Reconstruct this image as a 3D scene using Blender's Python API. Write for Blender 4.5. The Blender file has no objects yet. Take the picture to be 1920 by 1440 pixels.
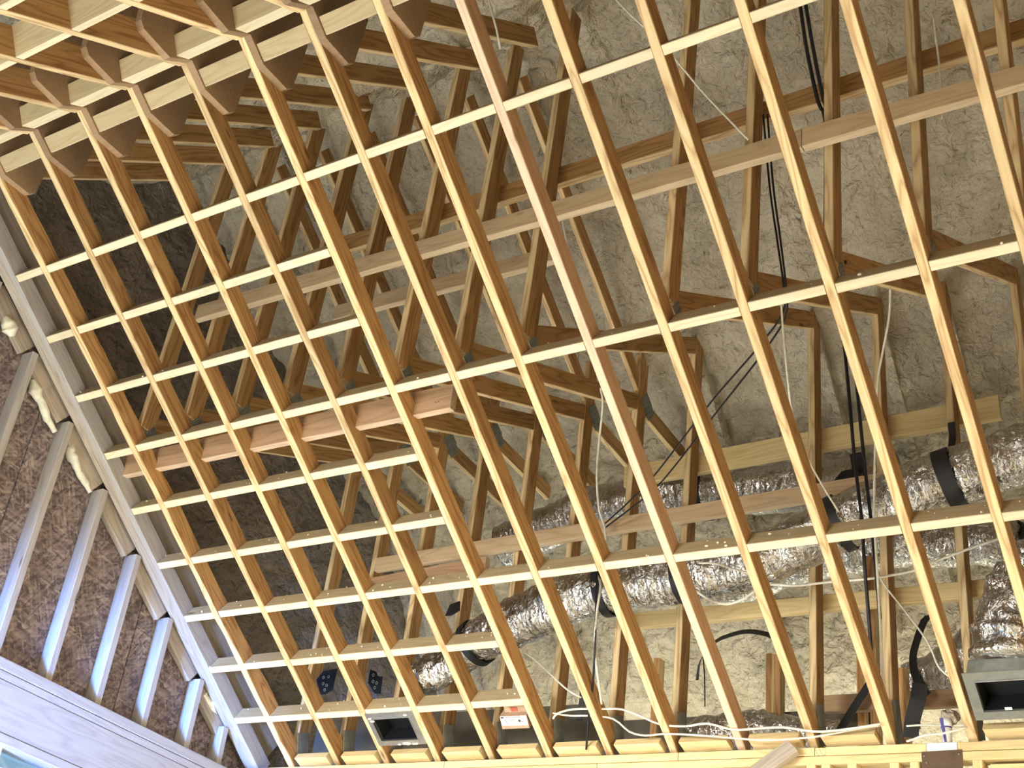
import bpy, bmesh, math, random
import numpy as np
from mathutils import Matrix, Vector
random.seed(7)
SC = bpy.context.scene
COL = SC.collection
R = math.radians

# ------------------------------------------------------------------ camera, light, exposure
cam_d = bpy.data.cameras.new('camera')
cam = bpy.data.objects.new('camera', cam_d)
COL.objects.link(cam)
_r = ((0.840361, 0.530435, 0.111493), (-0.184727, 0.47366, -0.861117), (-0.509577, 0.703053, 0.496031))
cam.matrix_world = Matrix(((_r[0][0], -_r[1][0], -_r[2][0], 5.04929), (_r[0][1], -_r[1][1], -_r[2][1], -2.69469),
                           (_r[0][2], -_r[1][2], -_r[2][2], 1.6), (0, 0, 0, 1)))
cam_d.sensor_width = 36.0
cam_d.lens = 2334.44 * 36.0 / 1920.0
cam_d.clip_start = 0.05
SC.camera = cam

world = bpy.data.worlds.new('world')
SC.world = world
world.use_nodes = True
wn = world.node_tree.nodes['Background']
wn.inputs[0].default_value = (0.42, 0.72, 1.0, 1)
wn.inputs[1].default_value = 0.75

def area(name, loc, target, sx, sy, power, col, spread=180):
    d = bpy.data.lights.new(name, 'AREA')
    d.shape = 'RECTANGLE'; d.size = sx; d.size_y = sy
    d.energy = power; d.color = col; d.spread = R(spread)
    o = bpy.data.objects.new(name, d); COL.objects.link(o)
    o.location = loc
    o.rotation_euler = (Vector(target) - Vector(loc)).to_track_quat('-Z', 'Y').to_euler()
    return o
# daylight through the big windows of the gable wall (left) and an added front fill fall on the pale subfloor and bounce up;
# one more window lights the next room
area('gable_window_light', (0.25, -3.2, 1.9), (0.8, -1.8, 0.0), 3.0, 1.6, 560, (0.84, 0.94, 1.0), 95)
area('front_fill_light', (1.0, -6.6, 2.2), (1.0, -1.9, 0.0), 3.6, 1.8, 720, (1.0, 0.96, 0.87), 80)  # added fill from behind the camera, aimed down at the floor
area('right_fill_light', (8.6, -1.2, 1.4), (4.6, -1.0, 0.0), 4.0, 1.6, 250, (1.0, 0.79, 0.47), 100)  # added warm fill for the right side, no window stands there
area('blue_fill_light', (1.5, -4.3, 1.5), (-0.06, 0.95, 2.78), 0.4, 0.8, 27, (0.14, 0.36, 1.0), 17)  # added blue lamp for the bluish wash over the gable header
area('next_room_window_light', (2.9, 4.02, 2.9), (2.9, 3.9, 4.0), 4.6, 0.3, 40, (1.0, 0.96, 0.72))

SC.view_settings.view_transform = 'Standard'
SC.view_settings.look = 'None'
SC.view_settings.gamma = 1.0
SC.view_settings.use_curve_mapping = False
SC.view_settings.exposure = -0.06

# ------------------------------------------------------------------ frame of the sloped ceiling
S = 0.32                       # spacing of the trusses
A = R(36.87)
CA, SA = math.cos(A), math.sin(A)
OFF = Vector((0, 0, 4.72038))
XU = Vector((1, 0, 0)); XV = Vector((0, CA, -SA)); XN = Vector((0, SA, CA))
def P(u, v, n=0.0):            # ceiling plane: u along the ridge, v down the slope, n up through it
    return OFF + XU * u + XV * v + XN * n

# ------------------------------------------------------------------ materials
def new_mat(name):
    m = bpy.data.materials.new(name); m.use_nodes = True
    nt = m.node_tree
    return m, nt, nt.nodes['Principled BSDF']
def N(nt, t, **kw):
    n = nt.nodes.new(t)
    for k, v in kw.items():
        if k in n.inputs: n.inputs[k].default_value = v
        else: setattr(n, k, v)
    return n
def L(nt, a, b): nt.links.new(a, b)
def ramp(nt, fac, stops):
    r = nt.nodes.new('ShaderNodeValToRGB')
    e = r.color_ramp.elements
    while len(e) < len(stops): e.new(0.5)
    for i, (p, c) in enumerate(stops):
        e[i].position = p; e[i].color = (*c, 1) if len(c) == 3 else c
    L(nt, fac, r.inputs[0]); return r

def wood(name, light, dark, knot=(0.10, 0.045, 0.02), grain=0.6, rough=0.7, var=0.22, wide=(1, 1, 1)):
    """lumber along local x: wide faces (local z) get shade painted in as a darker tint, narrow edges (local y) stay pale"""
    m, nt, b = new_mat(name)
    tc = N(nt, 'ShaderNodeTexCoord'); oi = N(nt, 'ShaderNodeObjectInfo')
    off = N(nt, 'ShaderNodeVectorMath', operation='SCALE'); off.inputs['Scale'].default_value = 37.0
    cmb = N(nt, 'ShaderNodeCombineXYZ')
    L(nt, oi.outputs['Random'], cmb.inputs[0]); L(nt, oi.outputs['Random'], cmb.inputs[2])
    L(nt, cmb.outputs[0], off.inputs[0])
    add = N(nt, 'ShaderNodeVectorMath', operation='ADD')
    L(nt, tc.outputs['Object'], add.inputs[0]); L(nt, off.outputs[0], add.inputs[1])
    # broad flat-sawn bands
    mp = N(nt, 'ShaderNodeMapping'); mp.inputs['Scale'].default_value = (0.9, 9.0, 9.0)
    L(nt, add.outputs[0], mp.inputs[0])
    n1 = N(nt, 'ShaderNodeTexNoise', Scale=1.3, Detail=2.0, Roughness=0.45)
    L(nt, mp.outputs[0], n1.inputs['Vector'])
    mul = N(nt, 'ShaderNodeMath', operation='MULTIPLY'); mul.inputs[1].default_value = 9.0
    L(nt, n1.outputs[0], mul.inputs[0])
    fr = N(nt, 'ShaderNodeMath', operation='PINGPONG'); fr.inputs[1].default_value = 0.5
    L(nt, mul.outputs[0], fr.inputs[0])
    # fine fibres
    mp2 = N(nt, 'ShaderNodeMapping'); mp2.inputs['Scale'].default_value = (2.5, 90.0, 90.0)
    L(nt, add.outputs[0], mp2.inputs[0])
    n2 = N(nt, 'ShaderNodeTexNoise', Scale=1.0, Detail=3.0)
    L(nt, mp2.outputs[0], n2.inputs['Vector'])
    mx = N(nt, 'ShaderNodeMath', operation='MULTIPLY_ADD'); mx.inputs[1].default_value = 0.5
    L(nt, n2.outputs[0], mx.inputs[0]); L(nt, fr.outputs[0], mx.inputs[2])
    sub = N(nt, 'ShaderNodeMath', operation='SUBTRACT'); sub.inputs[1].default_value = 0.22
    L(nt, mx.outputs[0], sub.inputs[0])
    mid = tuple(l * (1 - grain * 0.35) + d * grain * 0.35 for l, d in zip(light, dark))
    drk = tuple(l * (1 - grain) + d * grain for l, d in zip(light, dark))
    rp = ramp(nt, sub.outputs[0], [(0.0, drk), (0.22, mid), (0.55, light)])
    # knots
    mp3 = N(nt, 'ShaderNodeMapping'); mp3.inputs['Scale'].default_value = (1.6, 6.0, 6.0)
    L(nt, add.outputs[0], mp3.inputs[0])
    vo = N(nt, 'ShaderNodeTexVoronoi', Scale=1.0); L(nt, mp3.outputs[0], vo.inputs['Vector'])
    kr = ramp(nt, vo.outputs['Distance'], [(0.0, (1, 1, 1)), (0.045, (0.6, 0.6, 0.6)), (0.07, (0, 0, 0))])
    mk = N(nt, 'ShaderNodeMix', data_type='RGBA')
    L(nt, kr.outputs[0], mk.inputs[0]); L(nt, rp.outputs[0], mk.inputs[6]); mk.inputs[7].default_value = (*knot, 1)
    # board to board difference
    hs = N(nt, 'ShaderNodeHueSaturation')
    mr = N(nt, 'ShaderNodeMapRange'); mr.inputs[3].default_value = 1 - var; mr.inputs[4].default_value = 1 + var * 0.6
    L(nt, oi.outputs['Random'], mr.inputs[0]); L(nt, mr.outputs[0], hs.inputs['Value'])
    L(nt, mk.outputs[2], hs.inputs['Color'])
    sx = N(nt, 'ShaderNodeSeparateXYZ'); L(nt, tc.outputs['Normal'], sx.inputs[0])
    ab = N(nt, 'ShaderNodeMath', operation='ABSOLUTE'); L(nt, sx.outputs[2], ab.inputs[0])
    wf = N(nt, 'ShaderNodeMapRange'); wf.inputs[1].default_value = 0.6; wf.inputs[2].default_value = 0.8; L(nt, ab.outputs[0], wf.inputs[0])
    wm = N(nt, 'ShaderNodeMix', data_type='RGBA', blend_type='MULTIPLY'); wm.inputs[7].default_value = (*wide, 1)  # painted shade: wide faces multiplied darker than the edges
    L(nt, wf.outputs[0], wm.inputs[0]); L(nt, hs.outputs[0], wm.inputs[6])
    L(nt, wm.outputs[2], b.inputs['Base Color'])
    b.inputs['Roughness'].default_value = rough
    b.inputs['Specular IOR Level'].default_value = 0.25
    bp = N(nt, 'ShaderNodeBump', Strength=0.25, Distance=0.002)
    L(nt, mx.outputs[0], bp.inputs['Height']); L(nt, bp.outputs[0], b.inputs['Normal'])
    return m
M = {}
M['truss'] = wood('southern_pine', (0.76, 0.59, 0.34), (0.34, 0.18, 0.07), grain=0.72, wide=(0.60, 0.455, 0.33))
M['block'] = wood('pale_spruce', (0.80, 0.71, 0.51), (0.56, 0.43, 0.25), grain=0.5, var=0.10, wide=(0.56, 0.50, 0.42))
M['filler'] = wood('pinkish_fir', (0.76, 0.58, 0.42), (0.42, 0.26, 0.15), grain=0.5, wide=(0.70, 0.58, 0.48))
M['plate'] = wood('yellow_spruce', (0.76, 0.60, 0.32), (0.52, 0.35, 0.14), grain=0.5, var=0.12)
M['weathered'] = wood('weathered_spruce', (0.46, 0.40, 0.34), (0.26, 0.21, 0.17), grain=0.6, var=0.15)
M['header'] = wood('haze_grey_spruce', (0.40, 0.38, 0.375), (0.25, 0.22, 0.21), grain=0.45, var=0.08)  # ordinary lumber toned grey to carry the bluish wash of light
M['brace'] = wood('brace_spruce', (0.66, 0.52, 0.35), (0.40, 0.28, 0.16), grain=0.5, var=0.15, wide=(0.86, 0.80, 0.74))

def plain(name, col, rough=0.6, metal=0.0, bump=0.0, scale=40.0, spec=0.4):
    m, nt, b = new_mat(name)
    b.inputs['Base Color'].default_value = (*col, 1)
    b.inputs['Roughness'].default_value = rough
    b.inputs['Metallic'].default_value = metal
    b.inputs['Specular IOR Level'].default_value = spec
    tc = N(nt, 'ShaderNodeTexCoord')
    n = N(nt, 'ShaderNodeTexNoise', Scale=scale, Detail=4.0); L(nt, tc.outputs['Object'], n.inputs['Vector'])
    rp = ramp(nt, n.outputs[0], [(0.25, tuple(c * 0.78 for c in col)), (0.75, tuple(min(1, c * 1.12) for c in col))])
    L(nt, rp.outputs[0], b.inputs['Base Color'])
    if bump:
        bp = N(nt, 'ShaderNodeBump', Strength=bump, Distance=0.01)
        L(nt, n.outputs[0], bp.inputs['Height']); L(nt, bp.outputs[0], b.inputs['Normal'])
    return m
M['black'] = plain('black_strap', (0.012, 0.012, 0.014), 0.55)
M['cable_black'] = plain('black_cable_jacket', (0.012, 0.011, 0.016), 0.4)
M['cable_white'] = plain('white_cable_jacket', (0.72, 0.69, 0.60), 0.5)
M['galv'] = plain('galvanised_steel', (0.50, 0.51, 0.52), 0.38, 0.9, 0.15, 25)
M['galv_dark'] = plain('dull_galvanised_steel', (0.24, 0.25, 0.23), 0.5, 0.45, 0.15, 25)
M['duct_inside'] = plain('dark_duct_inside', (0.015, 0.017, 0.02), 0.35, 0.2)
M['pvc'] = plain('white_pvc', (0.80, 0.80, 0.78), 0.35)
M['purple'] = plain('purple_primer', (0.06, 0.04, 0.25), 0.4)
M['card'] = plain('cardboard', (0.45, 0.30, 0.20), 0.8)
M['red_print'] = plain('red_print', (0.40, 0.09, 0.05), 0.7)
M['paper'] = plain('white_paper', (0.82, 0.84, 0.84), 0.5, scale=8)
M['ink'] = plain('grey_ink', (0.22, 0.22, 0.26), 0.6)
M['ink_dark'] = plain('dark_ink', (0.06, 0.035, 0.05), 0.6)
M['rust'] = plain('brown_steel', (0.09, 0.055, 0.03), 0.5, 0.5, 0.1, 30)
M['paint'] = plain('white_paint', (0.80, 0.82, 0.78), 0.5)
M['blue'] = plain('dark_coating', (0.010, 0.013, 0.018), 0.55, spec=0.15)
M['floor'] = plain('subfloor', (0.70, 0.67, 0.60), 0.8, scale=6)
M['crumb'] = plain('foam_crumb', (0.85, 0.80, 0.66), 0.8)
M['bead'] = plain('white_foam', (0.80, 0.80, 0.70), 0.75, bump=0.4, scale=30)
M['gusset'] = wood('brown_gusset_board', (0.30, 0.195, 0.115), (0.17, 0.10, 0.05), grain=0.3)  # brown set dark so the colour carries the gussets' shade
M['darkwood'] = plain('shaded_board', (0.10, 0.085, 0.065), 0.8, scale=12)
M['steelnail'] = plain('nail_steel', (0.55, 0.55, 0.55), 0.3, 0.9)

def foam_mat(name, ca, cb):
    m, nt, b = new_mat(name)
    tc = N(nt, 'ShaderNodeTexCoord')
    n1 = N(nt, 'ShaderNodeTexNoise', Scale=3.0, Detail=6.0, Roughness=0.65); L(nt, tc.outputs['Object'], n1.inputs['Vector'])
    rp = ramp(nt, n1.outputs[0], [(0.3, ca), (0.62, cb)])
    L(nt, rp.outputs[0], b.inputs['Base Color'])
    b.inputs['Roughness'].default_value = 0.55
    b.inputs['Specular IOR Level'].default_value = 0.35
    n2 = N(nt, 'ShaderNodeTexNoise', Scale=26.0, Detail=5.0, Roughness=0.6, Distortion=0.6); L(nt, tc.outputs['Object'], n2.inputs['Vector'])
    n3 = N(nt, 'ShaderNodeTexNoise', Scale=17.0, Detail=3.0, Roughness=0.5, Distortion=0.5); L(nt, tc.outputs['Object'], n3.inputs['Vector'])
    b0 = N(nt, 'ShaderNodeBump', Strength=0.8, Distance=0.06); L(nt, n3.outputs[0], b0.inputs['Height'])
    bp = N(nt, 'ShaderNodeBump', Strength=0.8, Distance=0.022)
    L(nt, n2.outputs[0], bp.inputs['Height']); L(nt, b0.outputs[0], bp.inputs['Normal']); L(nt, bp.outputs[0], b.inputs['Normal'])
    return m
M['foam'] = foam_mat('spray_foam', (0.34, 0.29, 0.21), (0.54, 0.48, 0.37))
M['shaded_foam'] = foam_mat('shaded_spray_foam', (0.13, 0.105, 0.085), (0.24, 0.20, 0.165))  # foam colour with the dim gable attic's shade painted in

def foil_mat():
    m, nt, b = new_mat('aluminium_foil')
    tc = N(nt, 'ShaderNodeTexCoord')
    n2 = N(nt, 'ShaderNodeTexNoise', Scale=22.0, Detail=4.0, Roughness=0.6, Distortion=1.6); L(nt, tc.outputs['Object'], n2.inputs['Vector'])
    wa = N(nt, 'ShaderNodeVectorMath', operation='MULTIPLY_ADD'); wa.inputs[1].default_value = (.05, .05, .05)
    L(nt, n2.outputs['Color'], wa.inputs[0]); L(nt, tc.outputs['Object'], wa.inputs[2])
    mp = N(nt, 'ShaderNodeMapping'); mp.inputs['Scale'].default_value = (60, 22, 22); L(nt, wa.outputs[0], mp.inputs[0])
    vo = N(nt, 'ShaderNodeTexVoronoi', Scale=1.0); L(nt, mp.outputs[0], vo.inputs['Vector'])
    b.inputs['Base Color'].default_value = (0.54, 0.53, 0.52, 1)
    b.inputs['Metallic'].default_value = 1.0
    b.inputs['Roughness'].default_value = 0.13
    bp = N(nt, 'ShaderNodeBump', Strength=0.8, Distance=0.02)
    L(nt, n2.outputs[0], bp.inputs['Height'])
    b2 = N(nt, 'ShaderNodeBump', Strength=0.55, Distance=0.008)
    L(nt, vo.outputs['Distance'], b2.inputs['Height']); L(nt, bp.outputs[0], b2.inputs['Normal'])
    L(nt, b2.outputs[0], b.inputs['Normal'])
    return m
M['foil'] = foil_mat()

def osb_mat():
    m, nt, b = new_mat('osb_strands')
    tc = N(nt, 'ShaderNodeTexCoord')
    vals = []
    for i, ang in enumerate((10, 65, 120, 155)):
        mp = N(nt, 'ShaderNodeMapping'); mp.inputs['Rotation'].default_value = (R(ang), 0, 0)
        mp.inputs['Location'].default_value = (i * 3.1, i * 1.7, i * 2.3)
        L(nt, tc.outputs['Object'], mp.inputs[0])
        sc = N(nt, 'ShaderNodeMapping'); sc.inputs['Scale'].default_value = (1, 14, 85); L(nt, mp.outputs[0], sc.inputs[0])
        v = N(nt, 'ShaderNodeTexVoronoi', Scale=1.0); L(nt, sc.outputs[0], v.inputs['Vector'])
        vals.append(v)
    a = N(nt, 'ShaderNodeMath', operation='MAXIMUM'); L(nt, vals[0].outputs['Color'], a.inputs[0]); L(nt, vals[1].outputs['Color'], a.inputs[1])
    c = N(nt, 'ShaderNodeMath', operation='MULTIPLY'); L(nt, vals[2].outputs['Color'], c.inputs[0]); L(nt, vals[3].outputs['Color'], c.inputs[1])
    s = N(nt, 'ShaderNodeMath', operation='SUBTRACT'); L(nt, a.outputs[0], s.inputs[0]); L(nt, c.outputs[0], s.inputs[1])
    rp = ramp(nt, s.outputs[0], [(0.0, (0.085, 0.065, 0.07)), (0.4, (0.19, 0.148, 0.15)), (0.62, (0.26, 0.21, 0.205)), (0.95, (0.43, 0.37, 0.34))])
    L(nt, rp.outputs[0], b.inputs['Base Color'])
    b.inputs['Roughness'].default_value = 0.75
    bp = N(nt, 'ShaderNodeBump', Strength=0.4, Distance=0.004)
    L(nt, s.outputs[0], bp.inputs['Height']); L(nt, bp.outputs[0], b.inputs['Normal'])
    return m
M['osb'] = osb_mat()
def glass_mat():
    m, nt, b = new_mat('window_glass')
    tr = N(nt, 'ShaderNodeBsdfTransparent'); gl = N(nt, 'ShaderNodeBsdfGlossy'); gl.inputs['Roughness'].default_value = 0.03
    tr.inputs['Color'].default_value = (0.92, 0.97, 1, 1)
    mx = N(nt, 'ShaderNodeMixShader'); mx.inputs[0].default_value = 0.08
    L(nt, tr.outputs[0], mx.inputs[1]); L(nt, gl.outputs[0], mx.inputs[2])
    L(nt, mx.outputs[0], nt.nodes['Material Output'].inputs['Surface'])
    return m
M['glass'] = glass_mat()

# ------------------------------------------------------------------ object helpers
def mesh_obj(name, verts, faces, mat, parent=None, smooth=False, M4=None):
    me = bpy.data.meshes.new(name)
    me.from_pydata([tuple(v) for v in verts], [], faces)
    me.update()
    if smooth:
        me.polygons.foreach_set('use_smooth', [True] * len(me.polygons))
    if mat: me.materials.append(mat)
    return link(name, me, parent, M4)
def link(name, me, parent=None, M4=None):
    o = bpy.data.objects.new(name, me); COL.objects.link(o)
    if parent is not None:
        o.parent = parent
        o.matrix_basis = Matrix.Translation(-wloc(parent)) @ (M4 if M4 else Matrix())
    elif M4: o.matrix_basis = M4
    return o
def wloc(o):
    l = Vector(o.location)
    return l + wloc(o.parent) if o.parent else l
def tag(o, label=None, cat=None, group=None, kind=None):
    if label: o['label'] = label
    if cat: o['category'] = cat
    if group: o['group'] = group
    if kind: o['kind'] = kind
    return o
def empty(name, loc):
    o = bpy.data.objects.new(name, None); COL.objects.link(o)
    o.location = loc; o.empty_display_size = 0.05
    return o
_cache = {}
def board_mesh(name, Ln, w, t, mat, ch=0.0025, c0=0.0, c1=0.0, jag=0.0):
    """a stick of lumber along local x; y = width, z = thickness; c0/c1 slant the end cuts over the width"""
    key = (name, round(Ln, 4), round(w, 4), round(t, 4), mat.name, round(c0, 4), round(c1, 4), jag)
    if key in _cache and not jag: return _cache[key]
    hw, ht = w / 2, t / 2
    ring = [(-hw + ch, -ht), (hw - ch, -ht), (hw, -ht + ch), (hw, ht - ch), (hw - ch, ht), (-hw + ch, ht), (-hw, ht - ch), (-hw, -ht + ch)]
    segs = max(1, int(Ln / 0.12)) if jag else 1
    vs, fs = [], []
    for i in range(segs + 1):
        f = i / segs
        for (y, z) in ring:
            x0 = c0 * (y / w); x1 = Ln + c1 * (y / w)
            dy = random.uniform(-jag, jag) if jag and 0 < i < segs else 0
            vs.append((x0 + (x1 - x0) * f, y + dy, z + dy * 0.5))
    for i in range(segs):
        for j in range(8):
            a = i * 8 + j; b = i * 8 + (j + 1) % 8
            fs.append((a, b, b + 8, a + 8))
    fs.append(tuple(range(7, -1, -1))); n = segs * 8
    fs.append(tuple(n + j for j in range(8)))
    me = bpy.data.meshes.new(name); me.from_pydata(vs, [], fs); me.update(); me.materials.append(mat)
    if not jag: _cache[key] = me
    return me
def frame(p0, p1, wdir):
    p0, p1 = Vector(p0), Vector(p1)
    x = (p1 - p0).normalized()
    wd = Vector(wdir); z = x.cross(wd).normalized(); y = z.cross(x).normalized()
    m = Matrix((x, y, z)).transposed().to_4x4(); m.translation = p0
    return m, (p1 - p0).length
def board(name, p0, p1, wdir, w, t, mat, parent=None, **kw):
    m4, Ln = frame(p0, p1, wdir)
    return link(name, board_mesh(name, Ln, w, t, mat, **kw), parent, m4)
def prism(name, poly, xdir, depth, mat, parent=None):
    """polygon of world points pushed along xdir by depth"""
    d = Vector(xdir) * depth
    n = len(poly)
    o0 = Vector(poly[0])
    vs = [Vector(p) - o0 for p in poly] + [Vector(p) - o0 + d for p in poly]
    fs = [tuple(range(n - 1, -1, -1)), tuple(range(n, 2 * n))] + [(i, (i + 1) % n, n + (i + 1) % n, n + i) for i in range(n)]
    o = mesh_obj(name, vs, fs, mat, parent, M4=Matrix.Translation(o0))
    bm = bmesh.new(); bm.from_mesh(o.data); bmesh.ops.recalc_face_normals(bm, faces=bm.faces); bm.to_mesh(o.data); bm.free()
    return o
def boxw(name, lo, hi, mat, parent=None):
    c = [(lo[i] + hi[i]) / 2 for i in range(3)]; h = [(hi[i] - lo[i]) / 2 for i in range(3)]
    ax = max(range(3), key=lambda i: h[i])
    others = [i for i in range(3) if i != ax]
    w_ax = max(others, key=lambda i: h[i]); t_ax = min(others, key=lambda i: h[i])
    if w_ax == t_ax: w_ax, t_ax = others
    p0 = list(c); p1 = list(c); p0[ax] = lo[ax]; p1[ax] = hi[ax]
    wd = [0, 0, 0]; wd[w_ax] = 1
    return board(name, p0, p1, wd, 2 * h[w_ax], 2 * h[t_ax], mat, parent)
def catmull(pts, step):
    pts = [np.array(p, float) for p in pts]
    e = [2 * pts[0] - pts[1]] + pts + [2 * pts[-1] - pts[-2]]
    out = []
    for i in range(1, len(e) - 2):
        p0, p1, p2, p3 = e[i - 1:i + 3]
        n = max(2, int(np.linalg.norm(p2 - p1) / step))
        for k in range(n):
            t = k / n
            out.append(0.5 * (2 * p1 + (p2 - p0) * t + (2 * p0 - 5 * p1 + 4 * p2 - p3) * t * t + (3 * p1 - p0 - 3 * p2 + p3) * t ** 3))
    out.append(pts[-1]); return np.array(out)
def tube_geo(path, rad, sides, wob=None):
    """rings along a path, frame carried along; rad a number or list; wob(i, j) -> radial offset"""
    n = len(path); T = np.gradient(path, axis=0); T /= np.linalg.norm(T, axis=1)[:, None] + 1e-9
    up = np.array([0, 0, 1.0]) if abs(T[0][2]) < 0.9 else np.array([1.0, 0, 0])
    vs, fs = [], []
    for i in range(n):
        s = np.cross(T[i], up); s /= np.linalg.norm(s) + 1e-9
        u = np.cross(s, T[i]); up = u
        r = rad[i] if hasattr(rad, '__len__') else rad
        for j in range(sides):
            a = 2 * math.pi * j / sides
            rr = r + (wob(i, j) if wob else 0)
            vs.append(path[i] + (s * math.cos(a) + u * math.sin(a)) * rr)
    for i in range(n - 1):
        for j in range(sides):
            a = i * sides + j; b = i * sides + (j + 1) % sides
            fs.append((a, b, b + sides, a + sides))
    fs.append(tuple(range(sides - 1, -1, -1))); fs.append(tuple((n - 1) * sides + j for j in range(sides)))
    return vs, fs
def cable(name, pts, r, mat, label, group=None, cat='cable'):
    pth = catmull(pts, 0.025); o0 = pth[0].copy()
    vs, fs = tube_geo(pth - o0, r, 7)
    o = mesh_obj(name, vs, fs, mat, None, True, Matrix.Translation(Vector(o0)))
    return tag(o, label, cat, group)
def noise2(ny, nx, cy, cx, seed):
    """smooth value noise on an ny x nx grid with cy x cx cells"""
    rg = np.random.RandomState(seed).rand(cy + 3, cx + 3)
    y = np.linspace(0, cy, ny); x = np.linspace(0, cx, nx)
    yi = y.astype(int); xi = x.astype(int); fy = y - yi; fx = x - xi
    fy = fy * fy * (3 - 2 * fy); fx = fx * fx * (3 - 2 * fx)
    a = rg[np.ix_(yi, xi)]; b = rg[np.ix_(yi, xi + 1)]; c = rg[np.ix_(yi + 1, xi)]; d = rg[np.ix_(yi + 1, xi + 1)]
    return (a * (1 - fx) + b * fx) * (1 - fy)[:, None] + (c * (1 - fx) + d * fx) * fy[:, None]
ORD = ['zeroth', 'first', 'second', 'third', 'fourth', 'fifth', 'sixth', 'seventh', 'eighth', 'ninth', 'tenth', 'eleventh', 'twelfth', 'thirteenth', 'fourteenth', 'fifteenth']
W = 0.037   # lumber thickness
D4 = 0.089  # lumber depth

# ------------------------------------------------------------------ setting: floor, roof foam, walls
fl = mesh_obj('floor', [(-0.2, -8, -0.1), (9.2, -8, -0.1), (9.2, 6, -0.1), (-0.2, 6, -0.1), (-0.2, -8, 0), (9.2, -8, 0), (9.2, 6, 0), (-0.2, 6, 0)],
              [(3, 2, 1, 0), (4, 5, 6, 7), (0, 1, 5, 4), (1, 2, 6, 5), (2, 3, 7, 6), (3, 0, 4, 7)], M['floor'])
tag(fl, 'plain subfloor below the framing', kind='structure')

def roof_z(y, x):
    t = np.clip((x - 2.2) / 0.5, 0, 1); t = t * t * (3 - 2 * t)
    yl = [-8, -1.0, -0.2, 0.45, 0.92, 2.36, 3.05, 5.2]; zl = [4.2, 5.62, 5.70, 5.74, 6.12, 5.14, 4.83, 2.9]
    yr = [-8, -1.0, -0.2, 0.45, 0.92, 2.36, 3.90, 5.2]; zr = [4.2, 5.62, 5.70, 5.80, 6.25, 5.17, 3.62, 2.4]
    return np.interp(y, yl, zl) * (1 - t) + np.interp(y, yr, zr) * t
def make_roof():
    xs = np.concatenate([np.arange(-0.15, 6.2, 0.021), np.arange(6.2, 9.3, 0.2)]); ys = np.concatenate([np.arange(-7.9, -0.6, 0.2), np.arange(-0.6, 4.75, 0.019)])
    nx, ny = len(xs), len(ys)
    X, Y = np.meshgrid(xs, ys)
    Z = roof_z(Y, X)
    H = 0.10 * (noise2(ny, nx, 12, 22, 1) - 0.5) + 0.055 * (noise2(ny, nx, 34, 60, 2) - 0.5)
    r = noise2(ny, nx, 90, 130, 3); H += 0.045 * (np.abs(r - 0.5) * 2 - 0.5)
    r2 = noise2(ny, nx, 150, 200, 4); H += 0.030 * (r2 - 0.5)
    # foam sags between the rafters and thins over them
    u = (X / S + 0.5) % 1.0 - 0.5
    H += 0.035 * np.exp(-(u / 0.16) ** 2) * -1 + 0.02
    co = np.stack([X, Y, Z + H], -1).reshape(-1, 3)
    i = np.arange(ny - 1)[:, None] * nx + np.arange(nx - 1)[None, :]
    q = np.stack([i, i + nx, i + nx + 1, i + 1], -1).reshape(-1)
    me = bpy.data.meshes.new('ceiling')
    me.vertices.add(len(co)); me.vertices.foreach_set('co', co.reshape(-1))
    nf = len(q) // 4
    me.loops.add(len(q)); me.loops.foreach_set('vertex_index', q.astype(np.int32))
    me.polygons.add(nf); me.polygons.foreach_set('loop_start', np.arange(0, len(q), 4, dtype=np.int32))
    me.polygons.foreach_set('use_smooth', np.ones(nf, bool))
    me.update(calc_edges=True); me.materials.append(M['foam'])
    o = link('ceiling', me)
    tag(o, 'lumpy cream spray foam covering the underside of the roof', kind='structure')
make_roof()

def make_gable_foam():
    ys = np.arange(-1.6, 4.4, 0.025); zs = np.arange(2.9, 6.6, 0.025); ny, nz_ = len(ys), len(zs)
    Y, Z = np.meshgrid(ys, zs)
    H = 0.09 * (noise2(nz_, ny, 9, 14, 21) - .5) + 0.05 * (noise2(nz_, ny, 26, 40, 22) - .5) + 0.03 * (np.abs(noise2(nz_, ny, 60, 90, 23) - .5) * 2 - .5)
    X = -0.135 + H * .5
    co = np.stack([X, Y, Z], -1).reshape(-1, 3)
    lim = OFF[2] - SA / CA * Y + 0.05
    keep = (Z > np.minimum(lim, 9)) | (Y > 2.35)
    f = []
    for a in range(nz_ - 1):
        for b in range(ny - 1):
            if keep[a, b] and keep[a + 1, b + 1] and keep[a, b + 1] and keep[a + 1, b]:
                k = a * ny + b; f.append((k, k + 1, k + 1 + ny, k + ny))
    o = mesh_obj('wall_left_attic', co, f, M['shaded_foam'], None, True)
    tag(o, 'foamed inside of the gable above the sloped ceiling', kind='structure')
make_gable_foam()

# far wall of the next room, under the eave
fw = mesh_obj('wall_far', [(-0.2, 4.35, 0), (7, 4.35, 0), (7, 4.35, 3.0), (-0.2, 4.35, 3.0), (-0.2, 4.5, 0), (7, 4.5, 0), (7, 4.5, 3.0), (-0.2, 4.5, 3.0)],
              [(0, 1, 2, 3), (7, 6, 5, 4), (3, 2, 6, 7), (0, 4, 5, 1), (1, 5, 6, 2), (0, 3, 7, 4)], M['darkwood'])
tag(fw, 'far wall of the next room below the eave', kind='structure')

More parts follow.
